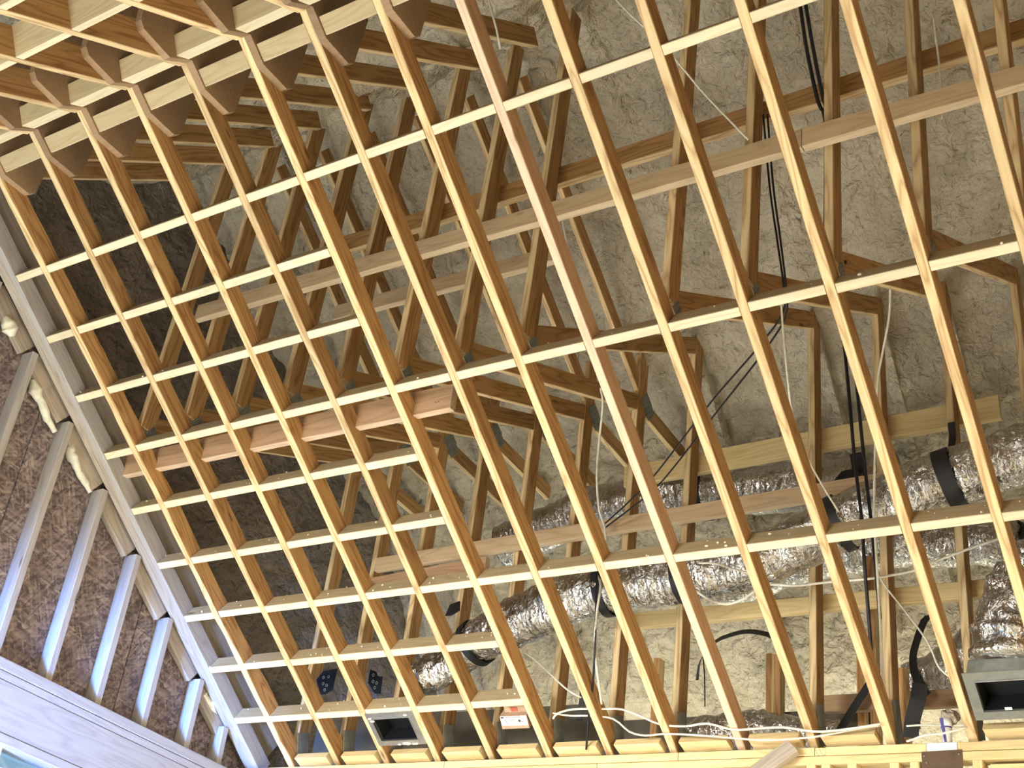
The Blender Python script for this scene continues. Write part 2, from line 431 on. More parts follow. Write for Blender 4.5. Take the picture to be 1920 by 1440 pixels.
# walls behind and to the right of the camera
M['plaster'] = plain('pale_sheathing', (0.62, 0.56, 0.46), 0.8, scale=5)
for nm, lo, hi, lb in (('wall_front', (-0.2, -8.1, 0), (9.2, -8.0, 4.6), 'front wall behind the camera'), ('wall_right', (9.1, -8.0, 0), (9.2, 5.0, 6.6), 'far right wall')):
    x0, y0, z0 = lo; x1, y1, z1 = hi
    o = mesh_obj(nm, [(x0, y0, z0), (x1, y0, z0), (x1, y1, z0), (x0, y1, z0), (x0, y0, z1), (x1, y0, z1), (x1, y1, z1), (x0, y1, z1)],
                 [(3, 2, 1, 0), (4, 5, 6, 7), (0, 1, 5, 4), (1, 2, 6, 5), (2, 3, 7, 6), (3, 0, 4, 7)], M['plaster'])
    tag(o, lb, kind='structure')

# ---- back wall of the room: double top plate, studs
wb = empty('wall_back', (2.5, 2.30, 0)); tag(wb, 'framed wall under the foot of the trusses', kind='structure')
for (x0, x1, m, nm) in [(0.0, 1.35, 'plate', 'top_plate'), (1.353, 2.60, 'plate', 'top_plate'), (2.603, 3.215, 'plate', 'top_plate'), (3.262, 3.668, 'plate', 'top_plate'), (3.788, 6.2, 'plate', 'top_plate')]:
    boxw(nm, (x0, 2.255, 2.953), (x1, 2.345, 2.987), M[m], wb)
boxw('splice_block', (3.217, 2.258, 2.953), (3.260, 2.345, 2.985), M['truss'], wb)
pp = boxw('painted_plate', (3.670, 2.254, 2.953), (3.786, 2.346, 2.988), M['paint'], wb); pp['label'] = 'white painted piece of the top plate'
for (x0, x1) in [(0.0, 2.2), (2.203, 3.05), (3.053, 6.2)]:
    boxw('lower_plate', (x0, 2.255, 2.917), (x1, 2.345, 2.951), M['plate'], wb)
for x in [0.35, 0.75, 1.16, 1.57, 1.98, 2.39, 2.80, 3.20, 3.262, 3.37, 3.54, 3.62, 3.857, 4.27, 4.68, 5.1, 5.5, 5.9]:
    boxw('stud', (x - W / 2, 2.256, 0.04), (x + W / 2, 2.344, 2.916), M['plate'], wb)
boxw('bottom_plate', (0, 2.255, 0.001), (6.2, 2.345, 0.038), M['plate'], wb)
# header seen at the right end of that wall
boxw('header', (3.90, 2.275, 2.83), (6.2, 2.340, 2.905), M['plate'], wb)

# ---- gable wall on the left: sheathing, studs, rake blocking, header
wl = empty('wall_left', (-0.1, 0, 0)); tag(wl, 'gable wall of strand board and studs', kind='structure')
ZB = lambda y: 3.07 - 0.075 * (y - 0.6)            # top of the header
def rake(y): return P(0, 0)[2] - SA / CA * (y - P(0, 0)[1])   # ceiling plane height at y
seams = [-0.45, 0.47, 1.39, 2.31]
for a, b_ in zip(seams[:-1], seams[1:]):
    a0, b0 = a + 0.003, b_ - 0.003
    prism('sheathing_panel', [(-0.104, a0, 2.765), (-0.104, b0, 2.765), (-0.104, b0, max(2.8, rake(b0) + 0.12)), (-0.104, a0, rake(a0) + 0.12)], (1, 0, 0), 0.013, M['osb'], wl)
for i in range(-1, 7):
    yr = 0.312 + 0.3085 * i
    if i == 6: yr = 2.10
    zt = rake(yr - W / 2) + 0.004
    if zt - ZB(yr) < 0.08: continue
    board('stud', (-0.046, yr - W / 2, ZB(yr) - 0.03), (-0.046, yr - W / 2, zt), (1, 0, 0), 0.088, W, M['header'], wl)
    if i < 6:
        y0 = yr + 0.004; y1 = yr + 0.3085 - W - 0.004
        m0 = Vector((-0.062, y0, rake(y0) + 0.005)); m1 = Vector((-0.062, y1, rake(y1) + 0.005))
        board('rake_block', m0, m1, (0, SA, CA), 0.092, W, M['weathered'], wl)
# multi-ply header and the window below it
hd = []
for (dz0, dz1, x1, mt) in [(-0.050, 0.0, 0.035, 'header'), (-0.088, -0.053, 0.033, 'header'), (-0.300, -0.091, 0.036, 'header'), (-0.345, -0.303, 0.040, 'header')]:
    zc = (dz0 + dz1) / 2
    board('header_ply', (x1 - 0.07, -0.6, ZB(-0.6) + zc), (x1 - 0.07, 2.26, ZB(2.26) + zc), (0, 0, 1), dz1 - dz0, 0.14, M[mt], wl)
w1 = empty('window_1', (-0.05, 0.3, 1.6)); tag(w1, 'window under the gable header', kind='structure')
zt, zb, ya, yb = 2.715, 0.55, -4.4, 1.15
boxw('frame_head', (-0.09, ya, zt - 0.001), (-0.02, yb, zt + 0.02), M['paint'], w1)
boxw('frame_sill', (-0.09, ya, zb - 0.04), (0.02, yb, zb), M['paint'], w1)
boxw('frame_rail', (-0.08, ya + 0.03, zt - 0.105), (-0.02, yb - 0.03, zt - 0.085), M['paint'], w1)
for y in (ya, 0.78, yb): boxw('frame_side', (-0.09, y - 0.015, zb), (-0.02, y + 0.015, zt - 0.002), M['paint'], w1)
boxw('pane', (-0.056, ya + 0.02, zb + 0.01), (-0.05, 0.76, zt - 0.11), M['glass'], w1)
boxw('pane', (-0.056, ya + 0.02, zt - 0.083), (-0.05, 0.76, zt - 0.004), M['glass'], w1)
boxw('pane', (-0.056, 0.80, zb + 0.01), (-0.05, yb - 0.02, zt - 0.004), M['glass'], w1)
# solid part of the gable wall below the header, beside and under the window
for (y0, y1, z0, z1) in [(-8, -4.42, 0, 3.0), (1.17, 2.31, 0, 2.762), (-4.42, 1.17, 0, 0.5)]:
    prism('lower_sheathing', [(-0.104, y0, z0), (-0.104, y1, z0), (-0.104, y1, z1), (-0.104, y0, z1)], (1, 0, 0), 0.013, M['osb'], wl)

# ------------------------------------------------------------------ roof trusses
VT = -1.69 * S            # where the ceiling chord meets the ridge
RY, RZ = -0.473, 5.060    # underside of the ridge
B2 = math.atan(0.55)
def P2(d, n=0.0):         # other slope of the vault, d down from the ridge
    return Vector((0, RY - d * math.cos(B2) - n * math.sin(B2), RZ - d * math.sin(B2) + n * math.cos(B2)))
def seg(y0, z0, y1, z1): return Vector((0, y0, z0)), Vector((0, y1, z1))
def gusset_poly():
    return [(-.57, 4.992), (-.472, 5.064), (-.372, 4.992), (-.232, 4.984), (-.205, 5.01), (-.185, 5.26), (-.28, 5.40), (-.66, 5.40), (-.76, 5.26), (-.74, 5.04), (-.715, 5.012)]
def plate_poly(cy, cz, a, b, ang):
    c, s = math.cos(ang), math.sin(ang)
    return [(cy + c * x - s * y, cz + s * x + c * y) for x, y in ((-a, -b), (a, -b), (a, b), (-a, b))]
def pin(name, p, q, wdir, w, t, mat, parts, c0=0, c1=0, x=0.0):
    m4, Ln = frame(p + Vector((x, 0, 0)), q + Vector((x, 0, 0)), wdir)
    parts.append((name, board_mesh(name, Ln, w, t, mat, c0=c0, c1=c1), m4))
def ppoly(name, poly, x0, dx, mat, parts):
    n = len(poly)
    o0 = Vector((x0, poly[0][0], poly[0][1]))
    vs = [Vector((0, y - o0[1], z - o0[2])) for y, z in poly]; vs += [v + Vector((dx, 0, 0)) for v in vs]
    fs = [tuple(range(n - 1, -1, -1)), tuple(range(n, 2 * n))] + [(i, (i + 1) % n, n + (i + 1) % n, n + i) for i in range(n)]
    me = bpy.data.meshes.new(name); me.from_pydata([tuple(v) for v in vs], [], fs); me.materials.append(mat)
    bm = bmesh.new(); bm.from_mesh(me); bmesh.ops.recalc_face_normals(bm, faces=bm.faces); bm.to_mesh(me); bm.free()
    parts.append((name, me, Matrix.Translation(o0)))
def toothed(name, cy, cz, a, b, ang, x0, mat, parts):
    """nail plate: thin steel with rows of raised ribs"""
    vs, fs = [], []
    c, s = math.cos(ang), math.sin(ang); nr = 9
    cols = np.linspace(-a, a, nr * 2 + 1)
    for i, xx in enumerate(cols):
        h = 0.0022 if i % 2 else 0.0
        for yy in (-b, b):
            vs.append((h, c * xx - s * yy, s * xx + c * yy))
    for i in range(len(cols) - 1): fs.append((2 * i, 2 * i + 2, 2 * i + 3, 2 * i + 1))
    me = bpy.data.meshes.new(name); me.from_pydata(vs, [], fs); me.materials.append(mat)
    parts.append((name, me, Matrix.Translation((x0, cy, cz))))
def truss_parts(left):
    p = []
    n = Vector((0, SA, CA))
    a = P(0, VT, D4 / 2); b = P(0, 9.12 * S, D4 / 2); a.x = b.x = 0
    pin('ceiling_chord', a, b, (0, SA, CA), D4, W, M['truss'], p, c0=0.10, c1=-0.06)
    pin('rear_chord', P2(0.03, 0.065), P2(11.0 * S, 0.065), (0, -math.sin(B2), math.cos(B2)), 0.13, W, M['truss'], p, c0=0.06)
    ppoly('ridge_gusset', gusset_poly(), W / 2 + 0.001, W - 0.002, M['gusset'], p)
    y2, z2 = (2.40, 4.875) if left else (2.37, 5.15)
    pin('king_post', *seg(.800, 4.27, .856, 6.16), (0, 1, 0), D4, W - .002, M['truss'], p)
    pin('ridge_web', *seg(-.26, 5.13, .56, 5.735), (0, -.6, .8), D4, W - .004, M['truss'], p)
    pin('knee_web', *seg(.83, 4.30, y2, z2), (0, -.5, .86), D4, W - .006, M['truss'], p)
    pin('heel_post', *seg(2.330, 3.10, 2.345, 5.16), (0, 1, 0), D4, W - .003, M['truss'], p)
    if left:
        pin('tie', *seg(2.40, 4.845, 3.02, 4.785), (0, 0, 1), D4, W - .008, M['truss'], p)
        pin('inner_chord', *seg(.93, 5.95, 2.43, 4.87), (0, .6, .8), D4, W - .010, M['truss'], p)
        toothed('nail_plate', 2.40, 4.86, .065, .05, R(-40), W / 2 + .001, M['galv_dark'], p)
    else:
        pin('eave_rafter', *seg(2.36, 5.14, 3.55, 3.93), (0, .7, .7), D4, W - .004, M['foam'], p)
    toothed('nail_plate', .845, 4.245, .045, .035, R(-37), W / 2 + .0012, M['galv_dark'], p)
    toothed('nail_plate', 2.335, 3.10, .045, .085, R(14), W / 2 + .0014, M['galv_dark'], p)
    return p
def instantiate(root, parts):
    for (nm, me, m4) in parts:
        o = bpy.data.objects.new(nm, me); COL.objects.link(o); o.parent = root
        o.matrix_basis = Matrix.Translation((0, -root.location.y, -root.location.z)) @ m4
    return root
TL = truss_parts(True); TR = truss_parts(False)
side_note = {1: 'with a rough, waney lower edge'}
protoL = protoR = None
for k in range(1, 16):
    if k == 9: continue
    lab = 'pine roof truss, %s from the gable wall' % ORD[k] + (', ' + side_note[k] if k in side_note else ', holding the sloped ceiling')
    left = k <= 7
    src = protoL if left else protoR
    if src is None:
        r = instantiate(empty('roof_truss', (k * S, 2.30, 2.99)), TL if left else TR)
        if left: protoL = r
        else: protoR = r
    else:
        r = src.copy(); COL.objects.link(r); r.location = (k * S, 2.30, 2.99)
        for c in src.children:
            d = c.copy(); d.parent = r; COL.objects.link(d)
    if k == 1:
        ch = [c for c in r.children if c.name.startswith('ceiling_chord')][0]
        waney = board_mesh('ceiling_chord', (9.12 * S - VT), D4, W, M['truss'], c0=0.10, c1=-0.06, jag=0.0035)
    tag(r, lab, 'truss', 'roof trusses of the vault')
ch.data = waney
# a plain rafter takes the ninth place
a = P(9 * S, -3.6 * S, D4 / 2); b = P(9 * S, 9.06 * S, D4 / 2)
tag(board('ceiling_rafter', a, b, (0, SA, CA), D4, W, M['filler'], c0=0.05, c1=-0.06), 'pinkish plain rafter without nail plates, ninth from the gable wall', 'rafter')

# gable truss: three plies against the wall
gt = empty('gable_truss', (0.08, 2.3, 2.99)); tag(gt, 'weathered three-ply gable truss running along the strand board wall', 'truss')
for (xa, xb, n0, m) in [(0.103, 0.060, 0.0, 'header'), (0.064, 0.021, 0.012, 'weathered'), (0.025, -0.018, 0.016, 'weathered')]:
    a = P(xa, VT, D4 / 2 + n0); b = P(xb, 9.1 * S, D4 / 2 + n0)
    board('ply', a, b, (0, SA, CA), D4, W - 0.002, M[m], gt)
board('backing_board', P(0.085, VT, 0.155), P(0.04, 9.0 * S, 0.155), (0, SA, CA), 0.13, W, M['weathered'], gt)
board('rear_chord', P2(0.03, .045) + Vector((.10, 0, 0)), P2(11 * S, .045) + Vector((.10, 0, 0)), (0, -math.sin(B2), math.cos(B2)), D4, W, M['truss'], gt)

# ------------------------------------------------------------------ blocking between the trusses
rows_full = {0: 'topmost full row', 3: 'middle full row', 6: 'lowest full row'}
def lab16(t):
    return t if len(t.split()) <= 16 else t.replace(' from the gable', '')  # keep within sixteen words
def gap_name(k):
    return 'beside the gable truss' if k == 0 else 'between eighth truss and ninth rafter' if k == 8 else 'between ninth rafter and tenth truss' if k == 9 else 'between %s and %s trusses from the gable' % (ORD[k], ORD[k + 1])
def mk_block(u0, u1, v, n, lab, group, mat='block', jx=0.0):
    o = board('blocking_board', P(u0, v, n), P(u1, v, n), (0, SA, CA), D4, W, M[mat])
    o.rotation_euler.rotate_axis('X', random.uniform(-.03, .03))
    return tag(o, lab, 'blocking', group)
for row in range(0, 9):
    ks = range(0, 15) if row in rows_full else range(0, 6)
    for k in ks:
        u0 = k * S + W / 2 + 0.001 if k else (0.103 - 0.0047 * row) + W / 2
        u1 = (k + 1) * S - W / 2 - 0.001
        v = row * S + random.uniform(-.004, .004)
        n = D4 / 2 + random.uniform(-.002, .003)
        if row in rows_full:
            lab = lab16('pale pine block in the %s, %s' % (rows_full[row], gap_name(k))); grp = 'blocks of the ' + rows_full[row]
        else:
            nm = {1: 'first short row below the topmost row', 2: 'second short row below the topmost row', 4: 'first short row below the middle row', 5: 'second short row below the middle row', 7: 'first short row below the lowest full row', 8: 'bottom short row'}[row]
            lab = lab16('pale block, %s, %s' % (nm, gap_name(k).replace(' from the gable', ''))); grp = 'blocks of the ' + nm
        mk_block(u0, u1, v, n, lab, grp)
# flat ridge blocks, and the edge blocks of the other slope
for k in range(0, 11):
    u0 = k * S + W / 2 + (W if k else 0.09); u1 = (k + 1) * S - W / 2 - 0.001
    if k == 8: u1 = 9 * S - W / 2 - .001
    o = board('ridge_block', P(u0, -1.58 * S, 0.020), P(u1, -1.58 * S, 0.020), XV, 0.072, W, M['block'])
    tag(o, lab16('wide flat pine block below the ridge, %s' % gap_name(k)), 'blocking', 'flat blocks below the ridge')
    dx = Vector((u0, 0, 0)); du = Vector((u1, 0, 0))
    o = board('ridge_edge_block', P2(.15 * S, .046) + dx, P2(.15 * S, .046) + du, (0, -math.sin(B2), math.cos(B2)), D4, 0.066, M['block'])
    tag(o, lab16('thick pine block just behind the ridge, %s' % gap_name(k)), 'blocking', 'thick blocks behind the ridge')
    for d, nm in ((1.69, 'first'), (2.66, 'second'), (3.65, 'third')):
        v0 = Vector((k * S + W / 2 + (0 if k else .1), 0, 0))
        o = board('rear_block', P2(d * S, .066) + v0, P2(d * S, .066) + du, (0, -math.sin(B2), math.cos(B2)), 0.13, W, M['block'])
        tag(o, lab16('block in the %s row of the rear slope, %s' % (nm, gap_name(k))), 'blocking', '%s row of blocks on the rear slope' % nm)
# bevelled blocks standing on the wall plate
for k in range(1, 14):
    u0 = k * S + 0.045 + random.uniform(-.006, .006); u1 = (k + 1) * S - 0.055
    if k in (11,): continue
    me_v = [(u0, 8.80), (u1, 8.80), (u1 + .013, 8.965), (u0 + .013, 8.965)]
    poly = [P(u, v * S, 0.0) for u, v in me_v]
    o = prism('plate_block', poly, XN, W, M['plate'])
    tag(o, lab16('short slant-ended block standing on the wall plate, %s' % gap_name(k)), 'blocking', 'slant-ended blocks on the wall plate')

# ------------------------------------------------------------------ long brace boards nailed across the webs
def brace(p0, p1, w, t, lab, mat='brace', wd=(0, 0, 1)):
    return tag(board('brace_board', p0, p1, wd, w, t, M[mat]), lab, 'brace board')
brace((0.55, .742, 4.868), (3.752, .742, 4.832), D4, W, 'long pale brace board across the room side of the king posts, left length', 'brace')
brace((3.756, .742, 4.832), (6.3, .742, 4.80), D4, W, 'right length of the pale brace board across the room side of the king posts', 'brace')
brace((1.25, .912, 5.19), (6.3, .912, 5.205), 0.10, W, 'brown brace board behind the king posts, higher than the pale one', 'truss')
brace((.95, 1.30, 5.11), (2.35, 1.30, 5.10), D4, W, 'short pale board high up behind the king posts, its end foamed over', 'brace')
brace((0.06, .925, 4.165), (2.135, .925, 4.150), 0.12, W, 'orange board below the middle row of blocks, its cut end marked with crosses', 'filler')
mk = [o for o in COL.objects if o.get('label', '').startswith('orange board')][0]
for (cx, cz) in ((2.062, 4.178), (2.105, 4.142)):
    for sg in (-1, 1):
        board('pencil_cross', (cx - .011, .9062, cz - .011 * sg), (cx + .011, .9062, cz + .011 * sg), (0, 0, 1), .003, .0012, M['ink_dark'], mk, ch=.0002)
brace((2.15, 2.412, 4.462), (4.03, 2.412, 4.505), 0.115, W, 'yellow brace board behind the heel posts, the highest there', 'plate')
brace((.70, 2.262, 4.085), (3.55, 2.262, 4.145), 0.080, W, 'brown brace board on the room side of the heel posts, above the ducts', 'brace')
brace((.60, 2.262, 3.96), (1.45, 2.262, 4.00), D4, W, 'short split brace board just below the brown one at left', 'filler')
brace((2.2, 2.412, 3.668), (4.05, 2.412, 3.66), 0.075, W, 'yellow brace board behind the heel posts, below the silver ducts', 'plate')
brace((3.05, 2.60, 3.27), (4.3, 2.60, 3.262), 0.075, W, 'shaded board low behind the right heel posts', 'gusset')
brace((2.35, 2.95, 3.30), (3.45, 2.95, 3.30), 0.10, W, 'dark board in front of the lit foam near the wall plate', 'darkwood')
tag(boxw('shade_panel', (0.0, 2.78, 3.0), (1.86, 2.80, 3.40), M['darkwood']), 'added dark panel standing for shade behind the left register boot', 'panel')  # dark sheets added to cover the bright foam and read as shade
tag(boxw('shade_panel', (1.87, 2.72, 3.0), (3.02, 2.74, 3.285), M['darkwood']), 'added dark panel standing for shade behind the foot of the plain rafter', 'panel')
for i, (x, y, z0, z1, m) in enumerate([(2.90, 2.66, 3.10, 3.53, 'truss'), (2.585, 3.33, 3.2, 3.78, 'truss'), (2.245, 2.72, 3.1, 3.58, 'truss'), (1.93, 2.9, 3.1, 3.66, 'truss'), (3.21, 2.9, 3.0, 3.60, 'truss'), (3.52, 2.5, 3.05, 3.37, 'truss'), (3.36, 2.62, 3.0, 3.95, 'truss')]):
    tag(board('eave_post', (x, y, z0), (x, y, z1), (1, 0, 0), 0.034, W * 1.6, M[m]),
        ['short post against the lit foam beside the plain rafter', 'thin post standing in bright foam left of the tenth truss', 'short post before the lit foam between seventh and eighth trusses', 'short shaded post left of the lit foam',
         'short post behind the foot of the tenth truss', 'short post behind the foot of the eleventh truss', 'taller brown post behind the black cables'][i], 'post', 'short posts by the eave')

# ------------------------------------------------------------------ flexible ducts, straps, register boots
def duct(name, pts, rad, lab, seed, wr=0.010, sides=44):
    pth = catmull(pts, 0.011); o0 = pth[0].copy(); n = len(pth)
    nz = noise2(n, sides, max(3, n // 5), 9, seed); nz[:, -1] = nz[:, 0]
    nb = noise2(n, sides, max(3, n // 16), 5, seed + 5); 
    rg = noise2(n, 3, max(3, n // 2), 2, seed + 9)[:, 1]
    w = np.cos(np.linspace(0, 2 * math.pi, sides)) * 0.5 + 0.5
    nz = nz * (1 - w)[None, :] + nz[:, ::-1] * w[None, :]
    vs, fs = tube_geo(pth - o0, rad, sides, lambda i, j: (nz[i, j] - .5) * wr * 1.6 + (nb[i, j] - .5) * wr * 1.5 + (rg[i] - .5) * wr)
    o = mesh_obj(name, vs, fs, M['foil'], None, True, Matrix.Translation(Vector(o0)))
    return tag(o, lab, 'duct'), pth
def band(pth, f, rad, wid, parent):
    n = len(pth); i = int(f * (n - 1)); k = max(1, int(wid / 0.011 / 2))
    sl = pth[max(0, i - k):i + k + 1]; o0 = sl[0].copy()
    vs, fs = tube_geo(sl - o0, rad, 40)
    fs = fs[:-2]
    vs2, _ = tube_geo(sl - o0, rad - 0.004, 40); nv = len(vs); vs = vs + vs2
    fs = fs + [tuple(x + nv for x in reversed(f_)) for f_ in fs]
    return mesh_obj('strap', vs, fs, M['black'], parent, True, Matrix.Translation(Vector(o0)))
def ribbon(name, pts, wid, lab, wdir=(1, 0, 0), cat='strap', mat='black', t=0.004):
    pth = catmull(pts, 0.03); o0 = pth[0].copy(); T = np.gradient(pth, axis=0)
    vs, fs = [], []
    wd0 = np.array(wdir, float)
    for i, p in enumerate(pth):
        tt = T[i] / (np.linalg.norm(T[i]) + 1e-9)
        s = wd0 - tt * (wd0 @ tt); s /= np.linalg.norm(s) + 1e-9
        nn = np.cross(tt, s)
        for a, b in ((-1, -1), (1, -1), (1, 1), (-1, 1)): vs.append(p - o0 + s * a * wid / 2 + nn * b * t / 2)
    m = len(pth)
    for i in range(m - 1):
        for j in range(4):
            a = i * 4 + j; b = i * 4 + (j + 1) % 4; fs.append((a, b, b + 4, a + 4))
    fs += [(3, 2, 1, 0), tuple((m - 1) * 4 + j for j in range(4))]
    return tag(mesh_obj(name, vs, fs, M[mat], None, False, Matrix.Translation(Vector(o0))), lab, cat)

dA, pA = duct('flex_duct', [(1.22, 2.10, 3.345), (1.30, 2.12, 3.385), (1.40, 2.13, 3.43), (1.53, 2.11, 3.50), (1.66, 2.08, 3.55), (1.91, 2.06, 3.615), (2.19, 2.05, 3.68), (2.60, 2.05, 3.712), (2.92, 2.05, 3.727), (3.163, 2.05, 3.785), (3.378, 2.05, 3.860), (3.70, 2.05, 3.965), (4.134, 2.05, 4.060), (4.7, 2.05, 4.15), (5.6, 2.05, 4.25)], np.concatenate([np.linspace(.085, .118, 60), np.full(2000, .118)]),
              'long silver foil duct rising from the left register boot to the right edge', 11)
band(pA, .255, .128, .05, dA)
band(pA, .34, .127, .065, dA)
band(pA, .505, .127, .06, dA)
band(pA, .615, .127, .07, dA)
band(pA, .085, .118, .05, dA)
dB, pB = duct('flex_duct', [(1.30, 2.60, 4.26), (1.575, 2.60, 4.33), (1.803, 2.60, 4.40), (2.127, 2.60, 4.415), (2.737, 2.60, 4.38), (3.127, 2.60, 4.35), (3.5, 2.62, 4.34)], 0.122,
              'upper duct with a dull top behind the heel posts', 23)
band(pB, .56, .134, .05, dB)
dC, pC = duct('flex_duct', [(2.55, 2.70, 3.91), (2.815, 2.70, 3.98), (3.27, 2.70, 4.045), (3.713, 2.70, 4.02), (3.90, 2.68, 3.99), (4.05, 2.85, 3.93), (4.1, 3.05, 3.9)], 0.115,
              'silver duct sagging behind the heel posts at right', 31)
band(pC, .80, .123, .03, dC)
dE, pE = duct('flex_duct', [(3.49, 2.74, 3.37), (3.62, 2.74, 3.42), (3.75, 2.74, 3.50), (3.95, 2.74, 3.62)], 0.105,
              'short silver duct low behind the twelfth truss', 41)
band(pE, .12, .113, .04, dE)
dD, pD = duct('flex_duct', [(4.03, 2.07, 3.235), (4.04, 2.07, 3.31), (4.075, 2.07, 3.42), (4.15, 2.08, 3.54), (4.27, 2.10, 3.64), (4.45, 2.12, 3.72), (4.8, 2.12, 3.8)], 0.135,
              'crumpled foil elbow rising from the right register boot', 53, wr=0.028)
dF, pF = duct('flex_duct', [(2.50, 2.56, 3.10), (2.60, 2.56, 3.14), (2.75, 2.56, 3.15), (3.0, 2.57, 3.12), (3.2, 2.6, 3.10)], 0.095,
              'shaded foil duct lying low behind the foot of the plain rafter', 61, wr=0.016)

def boot(u0, u1, v0, v1, wall, n0, mats, lab, label2=None, hub=True):
    """register boot: flat steel rim round a rectangular opening, box going up, round collar"""
    r = empty('register_boot', P((u0 + u1) / 2, (v0 + v1) / 2, n0))
    def quad3(a0, a1, b0, b1, n, th, name, mat):
        return prism(name, [P(a0, b0, n), P(a1, b0, n), P(a1, b1, n), P(a0, b1, n)], XN, th, mat, r)
    w = wall
    quad3(u0, u1, v0, v0 + w, n0, .004, 'rim', mats[0]); quad3(u0, u1, v1 - w, v1, n0, .004, 'rim', mats[0])
    quad3(u0, u0 + w, v0 + w, v1 - w, n0, .004, 'rim', mats[0]); quad3(u1 - w, u1, v0 + w, v1 - w, n0, .004, 'rim', mats[0])
    i0, i1, j0, j1 = u0 + w, u1 - w, v0 + w, v1 - w
    dp = .11
    quad3(i0, i1, j0 - .003, j0, n0 - .006, dp, 'side', M['galv']); quad3(i0, i1, j1, j1 + .003, n0 - .006, dp, 'side', mats[0])
    quad3(i0 - .003, i0, j0, j1, n0 - .006, dp, 'side', mats[0]); quad3(i1, i1 + .003, j0, j1, n0 - .006, dp, 'side', M['galv'])
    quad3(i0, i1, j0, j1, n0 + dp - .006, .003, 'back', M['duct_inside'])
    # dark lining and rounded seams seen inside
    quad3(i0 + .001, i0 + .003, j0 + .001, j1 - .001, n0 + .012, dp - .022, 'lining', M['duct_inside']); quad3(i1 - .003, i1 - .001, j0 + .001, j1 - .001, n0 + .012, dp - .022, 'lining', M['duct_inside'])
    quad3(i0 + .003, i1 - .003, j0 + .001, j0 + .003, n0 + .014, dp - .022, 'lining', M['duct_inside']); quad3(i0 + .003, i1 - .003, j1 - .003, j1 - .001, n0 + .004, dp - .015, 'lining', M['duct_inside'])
    c = P((i0 + i1) / 2, (j0 + j1) / 2, 0)
    for q, rr in enumerate((.040, .055, .07)):
        pts = [P((i0 + i1) / 2 + rr * math.cos(a), (j0 + j1) / 2 + rr * .9 * math.sin(a), n0 + dp - .011) for a in np.linspace(R(200), R(290), 9)]
        o0 = np.array(pts[0]); vs, fs = tube_geo(np.array([np.array(p) for p in pts]) - o0, .0016, 5)
        mesh_obj('seam', vs, fs, M['galv_dark'], r, True, Matrix.Translation(Vector(o0)))
    return tag(r, lab, 'register boot')
bl = boot(2.975 * S + .018, 3.965 * S - .005, 8.02 * S, 8.63 * S, .033, -.004, (M['galv'],), 'shiny galvanised register boot between third and fourth trusses at the wall')
# foam and wire scraps stuck to the rim of the left boot
bm = bmesh.new()
for (du, dv, rr) in [(.17, .185, .012), (.185, .187, .012), (.13, .19, .007), (.22, .19, .008), (.235, .19, .008), (.02, .03, .008), (.03, .045, .010), (.245, .02, .008)]:
    m4 = Matrix.Translation(P(2.975 * S + .018 + du, 8.02 * S + dv, -.006)) @ Matrix.Diagonal((1.4, 1, .6, 1))
    bmesh.ops.create_icosphere(bm, subdivisions=2, radius=rr, matrix=m4)
me = bpy.data.meshes.new('sealant_scraps'); bm.to_mesh(me); bm.free(); me.materials.append(M['crumb'])
tag(link('sealant_scraps', me), 'white sealant scraps stuck to the rim of the left register boot', 'sealant', kind='stuff')
br = boot(12.06 * S + .022, 13.0 * S - .022, 7.93 * S, 8.60 * S, .040, -.030, (M['galv_dark'],), 'dark grey register boot between twelfth and thirteenth trusses at the right edge')
prism('sticker', [P(12.50 * S, 8.42 * S, -.037), P(12.58 * S, 8.42 * S, -.037), P(12.58 * S, 8.455 * S, -.037), P(12.50 * S, 8.455 * S, -.037)], XN, .002, M['paper'], br)['label'] = 'small white sticker'
prism('shoulder', [P(12.09 * S + .03, 7.93 * S, -.026), P(12.97 * S - .02, 7.93 * S, -.026), P(12.9 * S, 7.90 * S, .03), P(12.2 * S, 7.88 * S, .03)], XN, .003, M['galv_dark'], br)

# straps hanging loose
ribbon('hanger_strap', [(3.845, 2.285, 4.40), (3.843, 2.285, 4.30), (3.82, 2.20, 4.13), (3.80, 2.17, 4.07)], .03, 'short black strap end nailed to the twelfth heel post above the duct')
ribbon('hanger_strap', [(3.365, 2.425, 4.40), (3.372, 2.43, 4.34), (3.366, 2.43, 4.295), (3.30, 2.44, 4.30), (3.245, 2.45, 4.25), (3.19, 2.46, 4.17)], .055, 'bunched black strap slanting below the yellow brace board', (.5, 0, .8))
ribbon('hanger_strap', [(2.60, 2.42, 3.36), (2.615, 2.40, 3.42), (2.64, 2.39, 3.465), (2.70, 2.38, 3.52), (2.77, 2.38, 3.545), (2.86, 2.38, 3.556), (2.95, 2.40, 3.54), (3.02, 2.42, 3.50)], .032, 'black strap arching across the lit foam beside the plain rafter', (0, .6, .8))
ribbon('hanger_strap', [(3.68, 2.52, 3.555), (3.655, 2.50, 3.60), (3.625, 2.48, 3.57), (3.60, 2.46, 3.49), (3.578, 2.45, 3.40), (3.585, 2.46, 3.31), (3.62, 2.50, 3.255)], .03, 'black strap looping beside the short low duct', (.8, .2, .3))
ribbon('hanger_strap', [(3.645, 2.30, 3.24), (3.635, 2.29, 3.17), (3.61, 2.29, 3.09), (3.60, 2.29, 3.02)], .06, 'wide twisted black strap end right of the eleventh truss foot', (1, .3, .2))
ribbon('hanger_strap', [(3.20, 2.50, 3.06), (3.29, 2.50, 3.20), (3.40, 2.52, 3.37)], .035, 'black strap slanting behind the eleventh truss foot', (.8, 0, -.6))
ribbon('hanger_strap', [(4.0, 2.2, 3.07), (4.07, 2.2, 3.10), (4.2, 2.2, 3.11)], .02, 'thin black strap below the right register boot', (0, .5, .8))
